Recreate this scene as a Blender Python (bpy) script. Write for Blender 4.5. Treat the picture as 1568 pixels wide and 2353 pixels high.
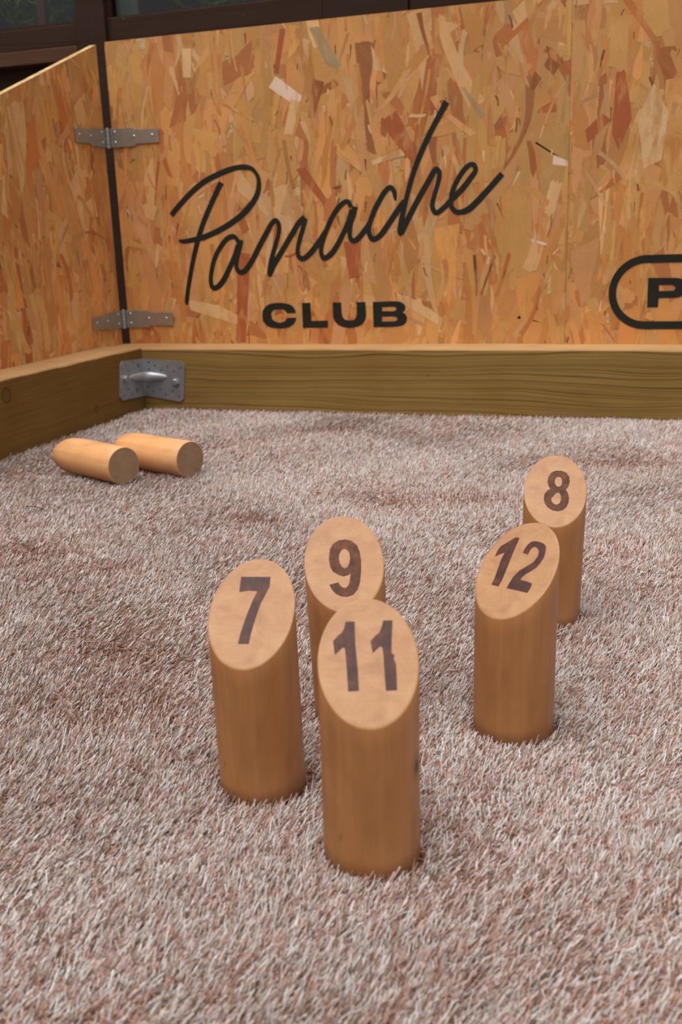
import bpy, bmesh, math, random
import numpy as np
from mathutils import Vector, Matrix
from mathutils.geometry import delaunay_2d_cdt

for o in list(bpy.data.objects):
    bpy.data.objects.remove(o, do_unlink=True)
SC = bpy.context.scene
COL = SC.collection

# ------------------------------------------------------------------ camera
F_PX, PITCH, ROLL, YAW = 2365.68, 0.266574, -0.035561, -0.332010
CAM = Vector((1.13832, -2.00343, 0.362165))
fw = Vector((math.sin(YAW)*math.cos(PITCH), math.cos(YAW)*math.cos(PITCH), -math.sin(PITCH)))
rt = Vector((math.cos(YAW), -math.sin(YAW), 0))
up = rt.cross(fw)
rt2 = rt*math.cos(ROLL) + up*math.sin(ROLL)
up2 = -rt*math.sin(ROLL) + up*math.cos(ROLL)
cd = bpy.data.cameras.new('camera')
cam = bpy.data.objects.new('camera', cd)
COL.objects.link(cam)
M = Matrix((rt2, up2, -fw)).transposed().to_4x4()
M.translation = CAM
cam.matrix_world = M
cd.sensor_fit = 'VERTICAL'
cd.sensor_height = 36.0
cd.lens = 36.0*F_PX/2353
cd.clip_start = 0.02
cd.dof.use_dof = True
cd.dof.focus_distance = 1.0
cd.dof.aperture_fstop = 11.0
SC.camera = cam

# ------------------------------------------------------------------ light and exposure
SC.view_settings.view_transform = 'Standard'
SC.view_settings.look = 'None'
SC.view_settings.gamma = 1.0
SC.view_settings.use_curve_mapping = False
SC.view_settings.exposure = -0.12
W = bpy.data.worlds.new('overcast_sky')
SC.world = W
W.use_nodes = True
nt = W.node_tree
for n in list(nt.nodes): nt.nodes.remove(n)
tc = nt.nodes.new('ShaderNodeTexCoord')
sp = nt.nodes.new('ShaderNodeSeparateXYZ')
rp = nt.nodes.new('ShaderNodeValToRGB')
bg = nt.nodes.new('ShaderNodeBackground')
wo = nt.nodes.new('ShaderNodeOutputWorld')
nt.links.new(tc.outputs['Generated'], sp.inputs[0])
nt.links.new(sp.outputs['Z'], rp.inputs[0])
nt.links.new(rp.outputs[0], bg.inputs[0])
nt.links.new(bg.outputs[0], wo.inputs[0])
e = rp.color_ramp.elements
e[0].position = 0.0; e[0].color = (0.22, 0.215, 0.21, 1)
e[1].position = 1.0; e[1].color = (1.15, 1.145, 1.15, 1)
m_ = e.new(0.35); m_.color = (0.62, 0.615, 0.61, 1)
bg.inputs['Strength'].default_value = 1.0
sl = bpy.data.lights.new('sun', 'SUN')
sl.energy = 2.9
sl.angle = math.radians(55)
sl.color = (1.0, 0.985, 0.97)
sun = bpy.data.objects.new('sun', sl)
COL.objects.link(sun)
sun.rotation_euler = Vector((-0.12, -0.34, 1.0)).to_track_quat('Z', 'Y').to_euler()

# ------------------------------------------------------------------ helpers
def lin(r, g, b, k=1.0):
    f = lambda c: ((c/255)/12.92 if c/255 <= 0.04045 else ((c/255+0.055)/1.055)**2.4)*k
    return (f(r), f(g), f(b), 1.0)

def new_mat(name, rough=0.6, spec=0.3):
    m = bpy.data.materials.new(name); m.use_nodes = True
    b = m.node_tree.nodes['Principled BSDF']
    b.inputs['Roughness'].default_value = rough
    b.inputs['Specular IOR Level'].default_value = spec
    return m, m.node_tree, b

def node(t, kind, **kw):
    n = t.nodes.new(kind)
    for k, v in kw.items():
        if hasattr(n, k): setattr(n, k, v)
        else: n.inputs[k.replace('_', ' ')].default_value = v
    return n

def coords(t, kind='Object', scale=(1, 1, 1), loc=(0, 0, 0), rot=(0, 0, 0)):
    c = t.nodes.new('ShaderNodeTexCoord'); m = t.nodes.new('ShaderNodeMapping')
    t.links.new(c.outputs[kind], m.inputs[0])
    m.inputs['Scale'].default_value = scale
    m.inputs['Location'].default_value = loc
    m.inputs['Rotation'].default_value = rot
    return m.outputs[0]

def noise(t, vec, scale=5, detail=3, rough=0.5, dist=0.0):
    n = t.nodes.new('ShaderNodeTexNoise')
    t.links.new(vec, n.inputs['Vector'])
    n.inputs['Scale'].default_value = scale; n.inputs['Detail'].default_value = detail
    n.inputs['Roughness'].default_value = rough; n.inputs['Distortion'].default_value = dist
    return n.outputs['Fac']

def ramp(t, fac, stops, interp='LINEAR'):
    r = t.nodes.new('ShaderNodeValToRGB'); r.color_ramp.interpolation = interp
    els = r.color_ramp.elements
    els[0].position, els[0].color = stops[0]
    els[1].position, els[1].color = stops[-1]
    for p, c in stops[1:-1]:
        x = els.new(p); x.color = c
    t.links.new(fac, r.inputs[0])
    return r.outputs[0]

def mix(t, a, b, fac=0.5, mode='MIX'):
    m = t.nodes.new('ShaderNodeMix'); m.data_type = 'RGBA'; m.blend_type = mode
    for s, v in ((m.inputs[0], fac), (m.inputs[6], a), (m.inputs[7], b)):
        if isinstance(v, (int, float, tuple)): s.default_value = v
        else: t.links.new(v, s)
    return m.outputs[2]

def bump(t, b, h, strength=0.2, dist=0.001):
    n = t.nodes.new('ShaderNodeBump'); n.inputs['Strength'].default_value = strength
    n.inputs['Distance'].default_value = dist
    t.links.new(h, n.inputs['Height']); t.links.new(n.outputs[0], b.inputs['Normal'])

def mesh_obj(name, verts, faces, mats, parent=None, smooth=False, fmat=None):
    me = bpy.data.meshes.new(name)
    me.from_pydata([tuple(v) for v in verts], [], faces)
    for m in (mats if isinstance(mats, (list, tuple)) else [mats]): me.materials.append(m)
    if fmat is not None: me.polygons.foreach_set('material_index', fmat)
    if smooth: me.polygons.foreach_set('use_smooth', [True]*len(me.polygons))
    me.update()
    o = bpy.data.objects.new(name, me); COL.objects.link(o)
    if parent: o.parent = parent
    return o

def empty(name, loc=(0, 0, 0)):
    o = bpy.data.objects.new(name, None); COL.objects.link(o); o.location = loc
    o.empty_display_size = 0.05
    return o

def tag(o, label, cat, group=None, kind=None):
    o['label'] = label; o['category'] = cat
    if group: o['group'] = group
    if kind: o['kind'] = kind
    return o

def inside(p, l):
    c = False
    for i in range(len(l)):
        a, b = l[i], l[i-1]
        if (a[1] > p[1]) != (b[1] > p[1]) and p[0] < (b[0]-a[0])*(p[1]-a[1])/(b[1]-a[1])+a[0]: c = not c
    return c

def fill(loops):
    flat = [p for l in loops for p in l]; ed = []; b = 0
    for l in loops:
        ed += [(b+i, b+(i+1) % len(l)) for i in range(len(l))]; b += len(l)
    vs, _, fs, ov, _, _ = delaunay_2d_cdt([Vector(p[:2]) for p in flat], ed, [], 0, 1e-9)
    out = []
    for f in fs:
        c = (sum(vs[i].x for i in f)/3, sum(vs[i].y for i in f)/3)
        if inside(c, loops[0]) and not any(inside(c, h) for h in loops[1:]) and all(ov[i] for i in f):
            out.append(tuple(ov[i][0] for i in f))
    return out

class MB:
    def __init__(s): s.v = []; s.f = []; s.m = []
    def box(s, x0, x1, y0, y1, z0, z1, mi=0):
        n = len(s.v)
        s.v += [(x, y, z) for z in (z0, z1) for y in (y0, y1) for x in (x0, x1)]
        s.f += [tuple(n+i for i in q) for q in ((0,2,3,1),(4,5,7,6),(0,1,5,4),(2,6,7,3),(0,4,6,2),(1,3,7,5))]
        s.m += [mi]*6
    def prism(s, loops, fn, d0, d1, mi=0):
        """polygon with holes, loops in 2D, fn(u,v,d)->xyz, front at d1"""
        flat = [p for l in loops for p in l]
        tris = fill(loops)
        n = len(s.v); k = len(flat)
        s.v += [fn(p[0], p[1], d1) for p in flat] + [fn(p[0], p[1], d0) for p in flat]
        for t in tris: s.f.append(tuple(n+i for i in t)); s.m.append(mi)
        for t in tris: s.f.append(tuple(n+k+i for i in reversed(t))); s.m.append(mi)
        b = 0
        for l in loops:
            for i in range(len(l)):
                j = (i+1) % len(l)
                s.f.append((n+b+i, n+b+j, n+k+b+j, n+k+b+i)); s.m.append(mi)
            b += len(l)
    def lathe(s, prof, c, ax, seg=24, mi=0):
        """profile (r,h) about axis ax from c"""
        ax = Vector(ax).normalized(); a = ax.orthogonal().normalized(); b = ax.cross(a); c = Vector(c)
        n = len(s.v)
        for r, h in prof:
            for i in range(seg):
                t = 2*math.pi*i/seg
                s.v.append(tuple(c + ax*h + (a*math.cos(t)+b*math.sin(t))*r))
        for j in range(len(prof)-1):
            for i in range(seg):
                i2 = (i+1) % seg
                s.f.append((n+j*seg+i, n+j*seg+i2, n+(j+1)*seg+i2, n+(j+1)*seg+i)); s.m.append(mi)
        s.f.append(tuple(n+i for i in range(seg))[::-1]); s.m.append(mi)
        s.f.append(tuple(n+(len(prof)-1)*seg+i for i in range(seg))); s.m.append(mi)
    def tube(s, pts, rad, seg=12, flat=1.0, mi=0):
        pts = [Vector(p) for p in pts]; n = len(s.v); m = len(pts)
        for k, p in enumerate(pts):
            d = (pts[min(k+1, m-1)]-pts[max(k-1, 0)]).normalized()
            a = Vector((0, 0, 1)).cross(d)
            if a.length < 1e-4: a = Vector((1, 0, 0))
            a.normalize(); b = d.cross(a)
            r = rad[k] if isinstance(rad, (list, tuple)) else rad
            for i in range(seg):
                t = 2*math.pi*i/seg
                s.v.append(tuple(p + a*math.cos(t)*r*flat + b*math.sin(t)*r))
        for k in range(m-1):
            for i in range(seg):
                i2 = (i+1) % seg
                s.f.append((n+k*seg+i, n+k*seg+i2, n+(k+1)*seg+i2, n+(k+1)*seg+i)); s.m.append(mi)
        s.f.append(tuple(n+i for i in range(seg))[::-1]); s.m.append(mi)
        s.f.append(tuple(n+(m-1)*seg+i for i in range(seg))); s.m.append(mi)
    def build(s, name, mats, parent=None, smooth=False):
        return mesh_obj(name, s.v, s.f, mats, parent, smooth, s.m)

def bevel(o, w, seg=2):
    m = o.modifiers.new('bevel', 'BEVEL'); m.width = w; m.segments = seg; m.limit_method = 'ANGLE'
    return o

def catmull(pts, n=6):
    P = [np.array(p, float) for p in pts]; P = [2*P[0]-P[1]] + P + [2*P[-1]-P[-2]]
    out = []
    for i in range(1, len(P)-2):
        for k in range(n):
            t = k/n
            out.append(0.5*((2*P[i]) + (-P[i-1]+P[i+1])*t + (2*P[i-1]-5*P[i]+4*P[i+1]-P[i+2])*t*t + (-P[i-1]+3*P[i]-3*P[i+1]+P[i+2])*t**3))
    out.append(P[-2])
    return out

# ---- traced outlines, in metres on the surface they are printed on
STROKES = [[(0.0483, 0.4071, 0.0113), (0.0648, 0.423, 0.012), (0.097, 0.4501, 0.0118), (0.1284, 0.4709, 0.0121), (0.1587, 0.4839, 0.012), (0.1884, 0.4933, 0.0119), (0.2079, 0.4974, 0.0107), (0.2252, 0.4982, 0.0111), (0.2421, 0.4948, 0.0092), (0.252, 0.486, 0.008), (0.2579, 0.4741, 0.0089), (0.258, 0.4591, 0.0107), (0.2542, 0.4442, 0.0118), (0.2437, 0.4278, 0.0122), (0.2273, 0.4115, 0.013), (0.207, 0.3961, 0.0128), (0.1827, 0.3823, 0.0125), (0.1583, 0.3711, 0.0122), (0.1339, 0.3623, 0.0119), (0.1136, 0.3568, 0.0116), (0.0912, 0.3531, 0.0106), (0.0709, 0.3514, 0.0091), (0.062, 0.3539, 0.0049)], [(0.1723, 0.4697, 0.0131), (0.1624, 0.4549, 0.0124), (0.1491, 0.4334, 0.0114), (0.1333, 0.4065, 0.0115), (0.1193, 0.3793, 0.0116), (0.1096, 0.3569, 0.0116), (0.1019, 0.3361, 0.0113), (0.0913, 0.3045, 0.0106), (0.0828, 0.2743, 0.0103), (0.0756, 0.2475, 0.01), (0.0708, 0.2222, 0.0097), (0.0724, 0.2158, 0.0043)], [(0.2045, 0.3436, 0.0092), (0.1984, 0.3551, 0.0092), (0.1889, 0.358, 0.0111), (0.1747, 0.3515, 0.0111), (0.1576, 0.3328, 0.0108), (0.144, 0.3103, 0.0105), (0.1363, 0.2875, 0.0102), (0.1325, 0.268, 0.0099), (0.1348, 0.2537, 0.0106), (0.1416, 0.2504, 0.0114), (0.1541, 0.257, 0.0125), (0.1672, 0.2727, 0.0124), (0.1829, 0.2988, 0.0116), (0.1941, 0.3196, 0.0111), (0.2023, 0.3402, 0.0103)], [(0.2098, 0.3504, 0.0121), (0.206, 0.3367, 0.0122), (0.2, 0.3194, 0.0118), (0.1959, 0.3021, 0.01), (0.197, 0.2898, 0.0097), (0.2054, 0.2825, 0.0112), (0.2175, 0.2876, 0.0122), (0.2344, 0.3081, 0.0121), (0.2515, 0.3354, 0.012), (0.2684, 0.3606, 0.0119), (0.2809, 0.379, 0.0112), (0.2909, 0.388, 0.0099), (0.2981, 0.3818, 0.0097), (0.2993, 0.3699, 0.0097), (0.2957, 0.3547, 0.0094), (0.2879, 0.3344, 0.0101), (0.2788, 0.3088, 0.0109), (0.2726, 0.2829, 0.011), (0.2733, 0.2724, 0.0073)], [(0.2738, 0.2745, 0.007), (0.2753, 0.2828, 0.0129), (0.2822, 0.2956, 0.0129), (0.302, 0.3227, 0.012), (0.3238, 0.3531, 0.0118), (0.3431, 0.3795, 0.0117), (0.3576, 0.3924, 0.0113)], [(0.3595, 0.3897, 0.0094), (0.356, 0.379, 0.0102), (0.3514, 0.3648, 0.0102), (0.3457, 0.3506, 0.0099), (0.3404, 0.3326, 0.0095), (0.3386, 0.3199, 0.0092), (0.3428, 0.3107, 0.0107), (0.3507, 0.3078, 0.0111), (0.364, 0.3157, 0.0118), (0.3807, 0.3333, 0.0117), (0.3953, 0.3509, 0.0117), (0.4037, 0.3631, 0.0105)], [(0.4597, 0.4089, 0.0092), (0.4552, 0.4181, 0.0092), (0.4465, 0.4185, 0.0099), (0.4327, 0.4082, 0.0107), (0.4184, 0.3893, 0.0108), (0.4079, 0.3701, 0.0108), (0.3982, 0.349, 0.0103), (0.3925, 0.3312, 0.0098), (0.3916, 0.3186, 0.0095), (0.3956, 0.3098, 0.0106), (0.4014, 0.3084, 0.011), (0.4156, 0.3179, 0.012), (0.4301, 0.3373, 0.0112), (0.4446, 0.3618, 0.0108), (0.4549, 0.3827, 0.0103), (0.4614, 0.4035, 0.0095)], [(0.4692, 0.4088, 0.0121), (0.465, 0.3946, 0.0118), (0.4586, 0.3773, 0.0111), (0.4562, 0.3614, 0.0096), (0.4566, 0.3472, 0.0096), (0.4651, 0.3407, 0.0108), (0.4769, 0.3484, 0.0118), (0.4908, 0.3638, 0.0114), (0.5027, 0.381, 0.0091)], [(0.5555, 0.4173, 0.0039), (0.5543, 0.4264, 0.0086), (0.5524, 0.4359, 0.0094), (0.5444, 0.4428, 0.0102), (0.533, 0.4348, 0.011), (0.5203, 0.4165, 0.0111), (0.5094, 0.3979, 0.0111), (0.5006, 0.3772, 0.0104), (0.497, 0.36, 0.0104), (0.5018, 0.3464, 0.0109), (0.5101, 0.3432, 0.0112), (0.5249, 0.3534, 0.012), (0.544, 0.3776, 0.0119), (0.5608, 0.3998, 0.0118), (0.5734, 0.4162, 0.0098)], [(0.6617, 0.5968, 0.0129), (0.6529, 0.5818, 0.0119), (0.6371, 0.5561, 0.0112), (0.6211, 0.5282, 0.0113), (0.6068, 0.4999, 0.0111), (0.5944, 0.4711, 0.0108), (0.585, 0.4438, 0.0101), (0.5774, 0.4179, 0.0101), (0.5709, 0.3937, 0.011), (0.5653, 0.3693, 0.0114), (0.5634, 0.356, 0.0107), (0.5666, 0.3482, 0.0059)], [(0.567, 0.352, 0.0099), (0.5766, 0.3727, 0.0118), (0.5913, 0.3986, 0.0117), (0.6078, 0.426, 0.0116), (0.6241, 0.4512, 0.0115), (0.6342, 0.4673, 0.0111), (0.6401, 0.4734, 0.0103), (0.646, 0.4677, 0.0099), (0.6459, 0.4576, 0.0099), (0.6418, 0.4412, 0.0096), (0.6357, 0.4229, 0.0096), (0.6315, 0.4045, 0.0097), (0.6353, 0.3931, 0.0097), (0.6413, 0.3901, 0.01), (0.6533, 0.3981, 0.0104), (0.6672, 0.4105, 0.0107), (0.683, 0.4246, 0.0114), (0.6987, 0.4404, 0.0113), (0.7103, 0.4545, 0.0109), (0.719, 0.4668, 0.0097), (0.7161, 0.4769, 0.0093), (0.7084, 0.4782, 0.0094), (0.6968, 0.4697, 0.0101), (0.6851, 0.4539, 0.0102), (0.6752, 0.436, 0.0103), (0.6702, 0.4178, 0.0095), (0.6701, 0.403, 0.0096), (0.677, 0.3925, 0.01), (0.6868, 0.3893, 0.0103), (0.7044, 0.3942, 0.0122), (0.7239, 0.41, 0.0121), (0.7469, 0.4328, 0.0116), (0.7716, 0.4584, 0.0115)]]
CLUB = [[[(0.3287, 0.1951), (0.3268, 0.2025), (0.3214, 0.21), (0.3124, 0.2143), (0.2964, 0.217), (0.2825, 0.2168), (0.2684, 0.2148), (0.2575, 0.2085), (0.2516, 0.2001), (0.2501, 0.1894), (0.2511, 0.1786), (0.2577, 0.17), (0.2679, 0.1646), (0.2818, 0.1624), (0.2982, 0.1623), (0.3122, 0.165), (0.3218, 0.1708), (0.3272, 0.1782), (0.3287, 0.1852), (0.3075, 0.1847), (0.3056, 0.1809), (0.3013, 0.1773), (0.2918, 0.1745), (0.2826, 0.1759), (0.2747, 0.1806), (0.2715, 0.186), (0.2709, 0.1924), (0.2733, 0.1988), (0.2794, 0.2024), (0.2876, 0.204), (0.2968, 0.2032), (0.3037, 0.2006), (0.3069, 0.197), (0.3084, 0.1949)]], [[(0.3435, 0.2161), (0.3629, 0.2163), (0.3632, 0.178), (0.4009, 0.1784), (0.4003, 0.1636), (0.3433, 0.1632)]], [[(0.4129, 0.2161), (0.4319, 0.2163), (0.4324, 0.1942), (0.4342, 0.1859), (0.4391, 0.1802), (0.449, 0.1783), (0.4591, 0.1795), (0.4643, 0.1846), (0.4662, 0.194), (0.4665, 0.2163), (0.4856, 0.2165), (0.4864, 0.1917), (0.485, 0.1814), (0.4799, 0.1731), (0.4709, 0.1669), (0.4597, 0.1638), (0.4485, 0.163), (0.4352, 0.1645), (0.4241, 0.1692), (0.4166, 0.1766), (0.4131, 0.186)]], [[(0.502, 0.2163), (0.5486, 0.2174), (0.5614, 0.216), (0.5695, 0.2114), (0.5724, 0.2043), (0.5707, 0.1982), (0.5653, 0.1945), (0.5721, 0.1906), (0.5754, 0.1828), (0.5735, 0.1736), (0.567, 0.1681), (0.5561, 0.1655), (0.5409, 0.1645), (0.5021, 0.1642)], [(0.5219, 0.2056), (0.5483, 0.2059), (0.552, 0.2039), (0.5525, 0.2008), (0.5503, 0.1977), (0.546, 0.197), (0.5217, 0.1972)], [(0.5215, 0.1861), (0.549, 0.1859), (0.5533, 0.184), (0.5543, 0.1809), (0.552, 0.1772), (0.5477, 0.176), (0.5212, 0.1758)]]]
LETTER_P = [[(1.0532, 0.255), (1.1048, 0.2542), (1.1121, 0.2529), (1.1177, 0.2498), (1.1215, 0.2442), (1.1229, 0.2358), (1.1215, 0.2275), (1.1182, 0.2219), (1.1129, 0.2188), (1.1066, 0.2172), (1.0739, 0.2169), (1.0733, 0.1995), (1.0534, 0.1997)], [(1.0735, 0.2415), (1.0982, 0.241), (1.102, 0.2389), (1.1038, 0.2352), (1.1023, 0.2315), (1.0988, 0.2301), (1.0737, 0.2301)]]
NUMERALS = {'11': [[[(-0.01202, 0.0184), (-0.00712, 0.0183), (-0.00715, 0.00729), (-0.00672, 0.00269), (-0.00617, -0.00411), (-0.00594, -0.013), (-0.01211, -0.01318), (-0.01246, -0.00558), (-0.01285, 0.00087), (-0.0133, 0.0061), (-0.01455, 0.00645), (-0.01927, 0.00312), (-0.02014, 0.00954), (-0.01733, 0.01181), (-0.01474, 0.01342), (-0.0134, 0.0154), (-0.01267, 0.01808)]], [[(0.00973, 0.01844), (0.01527, 0.01832), (0.0143, 0.01014), (0.01365, 0.00357), (0.01544, 0.00222), (0.01473, 0.00094), (0.01601, -0.00168), (0.01583, -0.01313), (0.00945, -0.01332), (0.00908, -0.00603), (0.00895, 0.00203), (0.00856, 0.00597), (0.00733, 0.00665), (0.00275, 0.00347), (0.00178, 0.00908), (0.00465, 0.01134), (0.00728, 0.01295), (0.00871, 0.0156)]]], '7': [[[(-0.01152, 0.01866), (0.009, 0.01915), (0.00941, 0.0139), (0.00774, 0.0098), (0.00555, 0.00521), (0.00396, -0.00179), (0.003, -0.00722), (0.00245, -0.01162), (0.00232, -0.01635), (-0.00498, -0.0166), (-0.00468, -0.01137), (-0.00356, -0.00547), (-0.00231, 0.0), (-0.00052, 0.00605), (0.00154, 0.01115), (-0.00443, 0.0114), (-0.01092, 0.01042)]]], '9': [[[(-0.01215, -0.01278), (-0.00537, -0.01173), (-0.00448, -0.01349), (-0.00251, -0.01503), (-0.00044, -0.01543), (0.00179, -0.01413), (0.00312, -0.01135), (0.00428, -0.00681), (0.00206, -0.00784), (-0.00153, -0.00833), (-0.00495, -0.00716), (-0.009, -0.0049), (-0.01082, -0.00131), (-0.01127, 0.0034), (-0.01011, 0.00865), (-0.00751, 0.01208), (-0.003, 0.01422), (0.00208, 0.01453), (0.00702, 0.01335), (0.01068, 0.01045), (0.01239, 0.00619), (0.01297, 0.00026), (0.01215, -0.0061), (0.01077, -0.01235), (0.00855, -0.01678), (0.00509, -0.0197), (0.00079, -0.02076), (-0.00406, -0.02032), (-0.00808, -0.0184), (-0.01065, -0.01571)], [(0.0008, 0.00862), (-0.00104, 0.00814), (-0.00304, 0.00588), (-0.00381, 0.00297), (-0.00323, 1e-05), (-0.00203, -0.00239), (-1e-05, -0.00355), (0.00218, -0.00292), (0.00383, -0.00068), (0.00485, 0.00248), (0.00449, 0.00604), (0.0029, 0.00803)]]], '8': [[[(7e-05, 0.01581), (0.00513, 0.01597), (0.00968, 0.01439), (0.01229, 0.01151), (0.01297, 0.0076), (0.01199, 0.00366), (0.00958, 0.00089), (0.0116, -0.0017), (0.01267, -0.00552), (0.01241, -0.00937), (0.01059, -0.01278), (0.00738, -0.01528), (0.00302, -0.0163), (-0.0014, -0.01599), (-0.00591, -0.01388), (-0.0091, -0.01065), (-0.01021, -0.00733), (-0.00973, -0.00344), (-0.00763, -0.00069), (-0.00464, 0.00112), (-0.00612, 0.00302), (-0.00728, 0.00641), (-0.00699, 0.00987), (-0.0049, 0.0134), (-0.00271, 0.01497)], [(0.00251, 0.01093), (0.00057, 0.01037), (-0.00075, 0.00836), (-0.00064, 0.00566), (0.00085, 0.00351), (0.00311, 0.00286), (0.00529, 0.00415), (0.00603, 0.00663), (0.00566, 0.00931), (0.00421, 0.01064)], [(0.00189, -0.00157), (0.00026, -0.00259), (-0.0016, -0.0046), (-0.00346, -0.0066), (-0.0028, -0.00898), (-0.00079, -0.01082), (0.00172, -0.0113), (0.00416, -0.01015), (0.00534, -0.00771), (0.00545, -0.00482), (0.00442, -0.00244), (0.00299, -0.00143)]]], '12': [[[(-0.01393, 0.0176), (-0.01241, 0.0185), (-0.00979, 0.0185), (-0.00947, 0.01638), (-0.00929, 0.01286), (-0.0089, 0.00744), (-0.00829, 0.00171), (-0.00768, -0.00397), (-0.0073, -0.0085), (-0.00782, -0.01201), (-0.01389, -0.01193), (-0.01383, -0.00808), (-0.01471, -0.00283), (-0.01582, 0.0036), (-0.01564, 0.00813), (-0.01841, 0.00671), (-0.02178, 0.0046), (-0.02223, 0.00847), (-0.02112, 0.01162), (-0.01761, 0.01434)]], [[(-0.00159, 0.01016), (-0.00153, 0.0129), (-0.00078, 0.01575), (0.00102, 0.01778), (0.00413, 0.01853), (0.00822, 0.0185), (0.01165, 0.01786), (0.01378, 0.01645), (0.01528, 0.0136), (0.01607, 0.0099), (0.01528, 0.00634), (0.01407, 0.00348), (0.01127, 0.00074), (0.00826, -0.00166), (0.00661, -0.00384), (0.00645, -0.00557), (0.01065, -0.00541), (0.01625, -0.00595), (0.01685, -0.00809), (0.01618, -0.01174), (0.00765, -0.01176), (-0.0009, -0.01194), (-0.00083, -0.0089), (-5e-05, -0.00459), (0.00235, -0.00037), (0.00633, 0.00296), (0.00984, 0.00621), (0.01108, 0.00986), (0.01025, 0.01281), (0.00823, 0.01442), (0.00571, 0.01519), (0.00408, 0.01455), (0.00311, 0.01285), (0.00304, 0.00974)]]]}
BH_R = [(0.0169, 0.0995), (0.0315, 0.0916), (0.0619, 0.0913), (0.0938, 0.088), (0.016, 0.0846), (0.046, 0.0831), (0.0765, 0.0803), (0.0094, 0.0458), (0.0402, 0.0411), (0.0229, 0.0362), (0.0699, 0.037), (0.0064, 0.0314), (0.0524, 0.0297), (0.0849, 0.0259)]
BH_L = [(-0.0756, 0.1025), (-0.0448, 0.1031), (-0.0917, 0.0955), (-0.0642, 0.0895), (-0.075, 0.0521), (-0.1058, 0.0491), (-0.0928, 0.0404), (-0.0615, 0.0381), (-0.0247, 0.0946), (-0.0371, 0.0439)]
FEATURE_FLAKES = [('white', [(0.3077, 0.67), (0.2913, 0.6496), (0.3354, 0.6187), (0.3596, 0.6184), (0.3625, 0.6287)]), ('red', [(0.5257, 0.5682), (0.5605, 0.5879), (0.5879, 0.5332), (0.613, 0.5058), (0.5957, 0.4858), (0.576, 0.5025)]), ('pale', [(0.1006, 0.7387), (0.1229, 0.7368), (0.1184, 0.681), (0.0992, 0.6824)]), ('pale', [(0.3387, 0.6251), (0.3565, 0.6172), (0.3398, 0.5557), (0.3201, 0.5583)]), ('pale', [(0.5064, 0.4957), (0.5676, 0.5161), (0.5774, 0.5025), (0.5091, 0.4876)]), ('red', [(0.3216, 0.7577), (0.3334, 0.7554), (0.314, 0.6742), (0.3034, 0.675)]), ('grey', [(0.6893, 0.6215), (0.6987, 0.6208), (0.7359, 0.5709), (0.7289, 0.5606)]), ('red', [(0.3425, 0.4877), (0.3637, 0.4913), (0.4056, 0.4307), (0.4023, 0.4119)]), ('pale', [(0.0716, 0.2267), (0.1491, 0.2128), (0.2018, 0.1866), (0.1977, 0.1685), (0.0785, 0.2032)]), ('pale', [(0.5548, 0.2328), (0.5827, 0.2252), (0.6528, 0.1809), (0.6501, 0.164), (0.5621, 0.2133)]), ('red', [(0.4414, 0.339), (0.4805, 0.3426), (0.4809, 0.2704), (0.4519, 0.2637)]), ('red', [(0.1996, 0.3261), (0.23, 0.3203), (0.2068, 0.1321), (0.1867, 0.1321)]), ('dark', [(0.7134, 0.3079), (0.7197, 0.3054), (0.7246, 0.2327), (0.7197, 0.2234)]), ('dark', [(0.7557, 0.3068), (0.7605, 0.302), (0.7319, 0.2279), (0.7285, 0.2289)]), ('white', [(0.828, 0.335), (0.8598, 0.3243), (0.8584, 0.3201), (0.8295, 0.3294)]), ('white', [(0.8694, 0.4881), (0.8989, 0.4745), (0.8977, 0.4652), (0.8683, 0.4708)]), ('tan', [(1.0795, 0.5474), (1.0999, 0.5448), (1.1056, 0.4116), (1.0727, 0.4131), (1.0699, 0.5019)]), ('pale', [(1.0485, 0.6026), (1.0767, 0.5501), (1.0675, 0.4684), (1.0365, 0.4543), (1.0222, 0.5434)]), ('red', [(0.9809, 0.6266), (0.998, 0.6253), (1.0117, 0.5441), (0.9898, 0.4882), (0.9766, 0.5203)]), ('red', [(0.9277, 0.5285), (0.9579, 0.5566), (0.9744, 0.5439), (0.9324, 0.5046)]), ('brown', [(0.8577, 0.6629), (0.8785, 0.6459), (0.8666, 0.6289), (0.8484, 0.6483)]), ('brown', [(0.832, 0.6392), (0.8447, 0.6253), (0.8297, 0.6056), (0.8213, 0.6141)]), ('tan', [(0.9697, 0.7212), (1.0061, 0.7203), (1.0032, 0.6261), (0.9673, 0.6365)]), ('grey', [(0.3837, 0.7535), (0.4043, 0.7543), (0.448, 0.6794), (0.439, 0.6724), (0.416, 0.6845)]), ('pale', [(0.5109, 0.7123), (0.5436, 0.6568), (0.5168, 0.6664)]), ('brown', [(0.3883, 0.6582), (0.4117, 0.6512), (0.3881, 0.5848), (0.3731, 0.5857)])]

# ------------------------------------------------------------------ constants of the place
GZ = -0.012          # ground under the pile
BEAM_Z = 0.1305      # top of the back beam
BEAM_T = 0.0951      # beam thickness
PT = 0.015           # board thickness
PY = 0.0956          # front face of the back boards
PXL = -0.0956        # front face of the left board
FY = 0.20            # front of the dark timber facade

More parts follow.
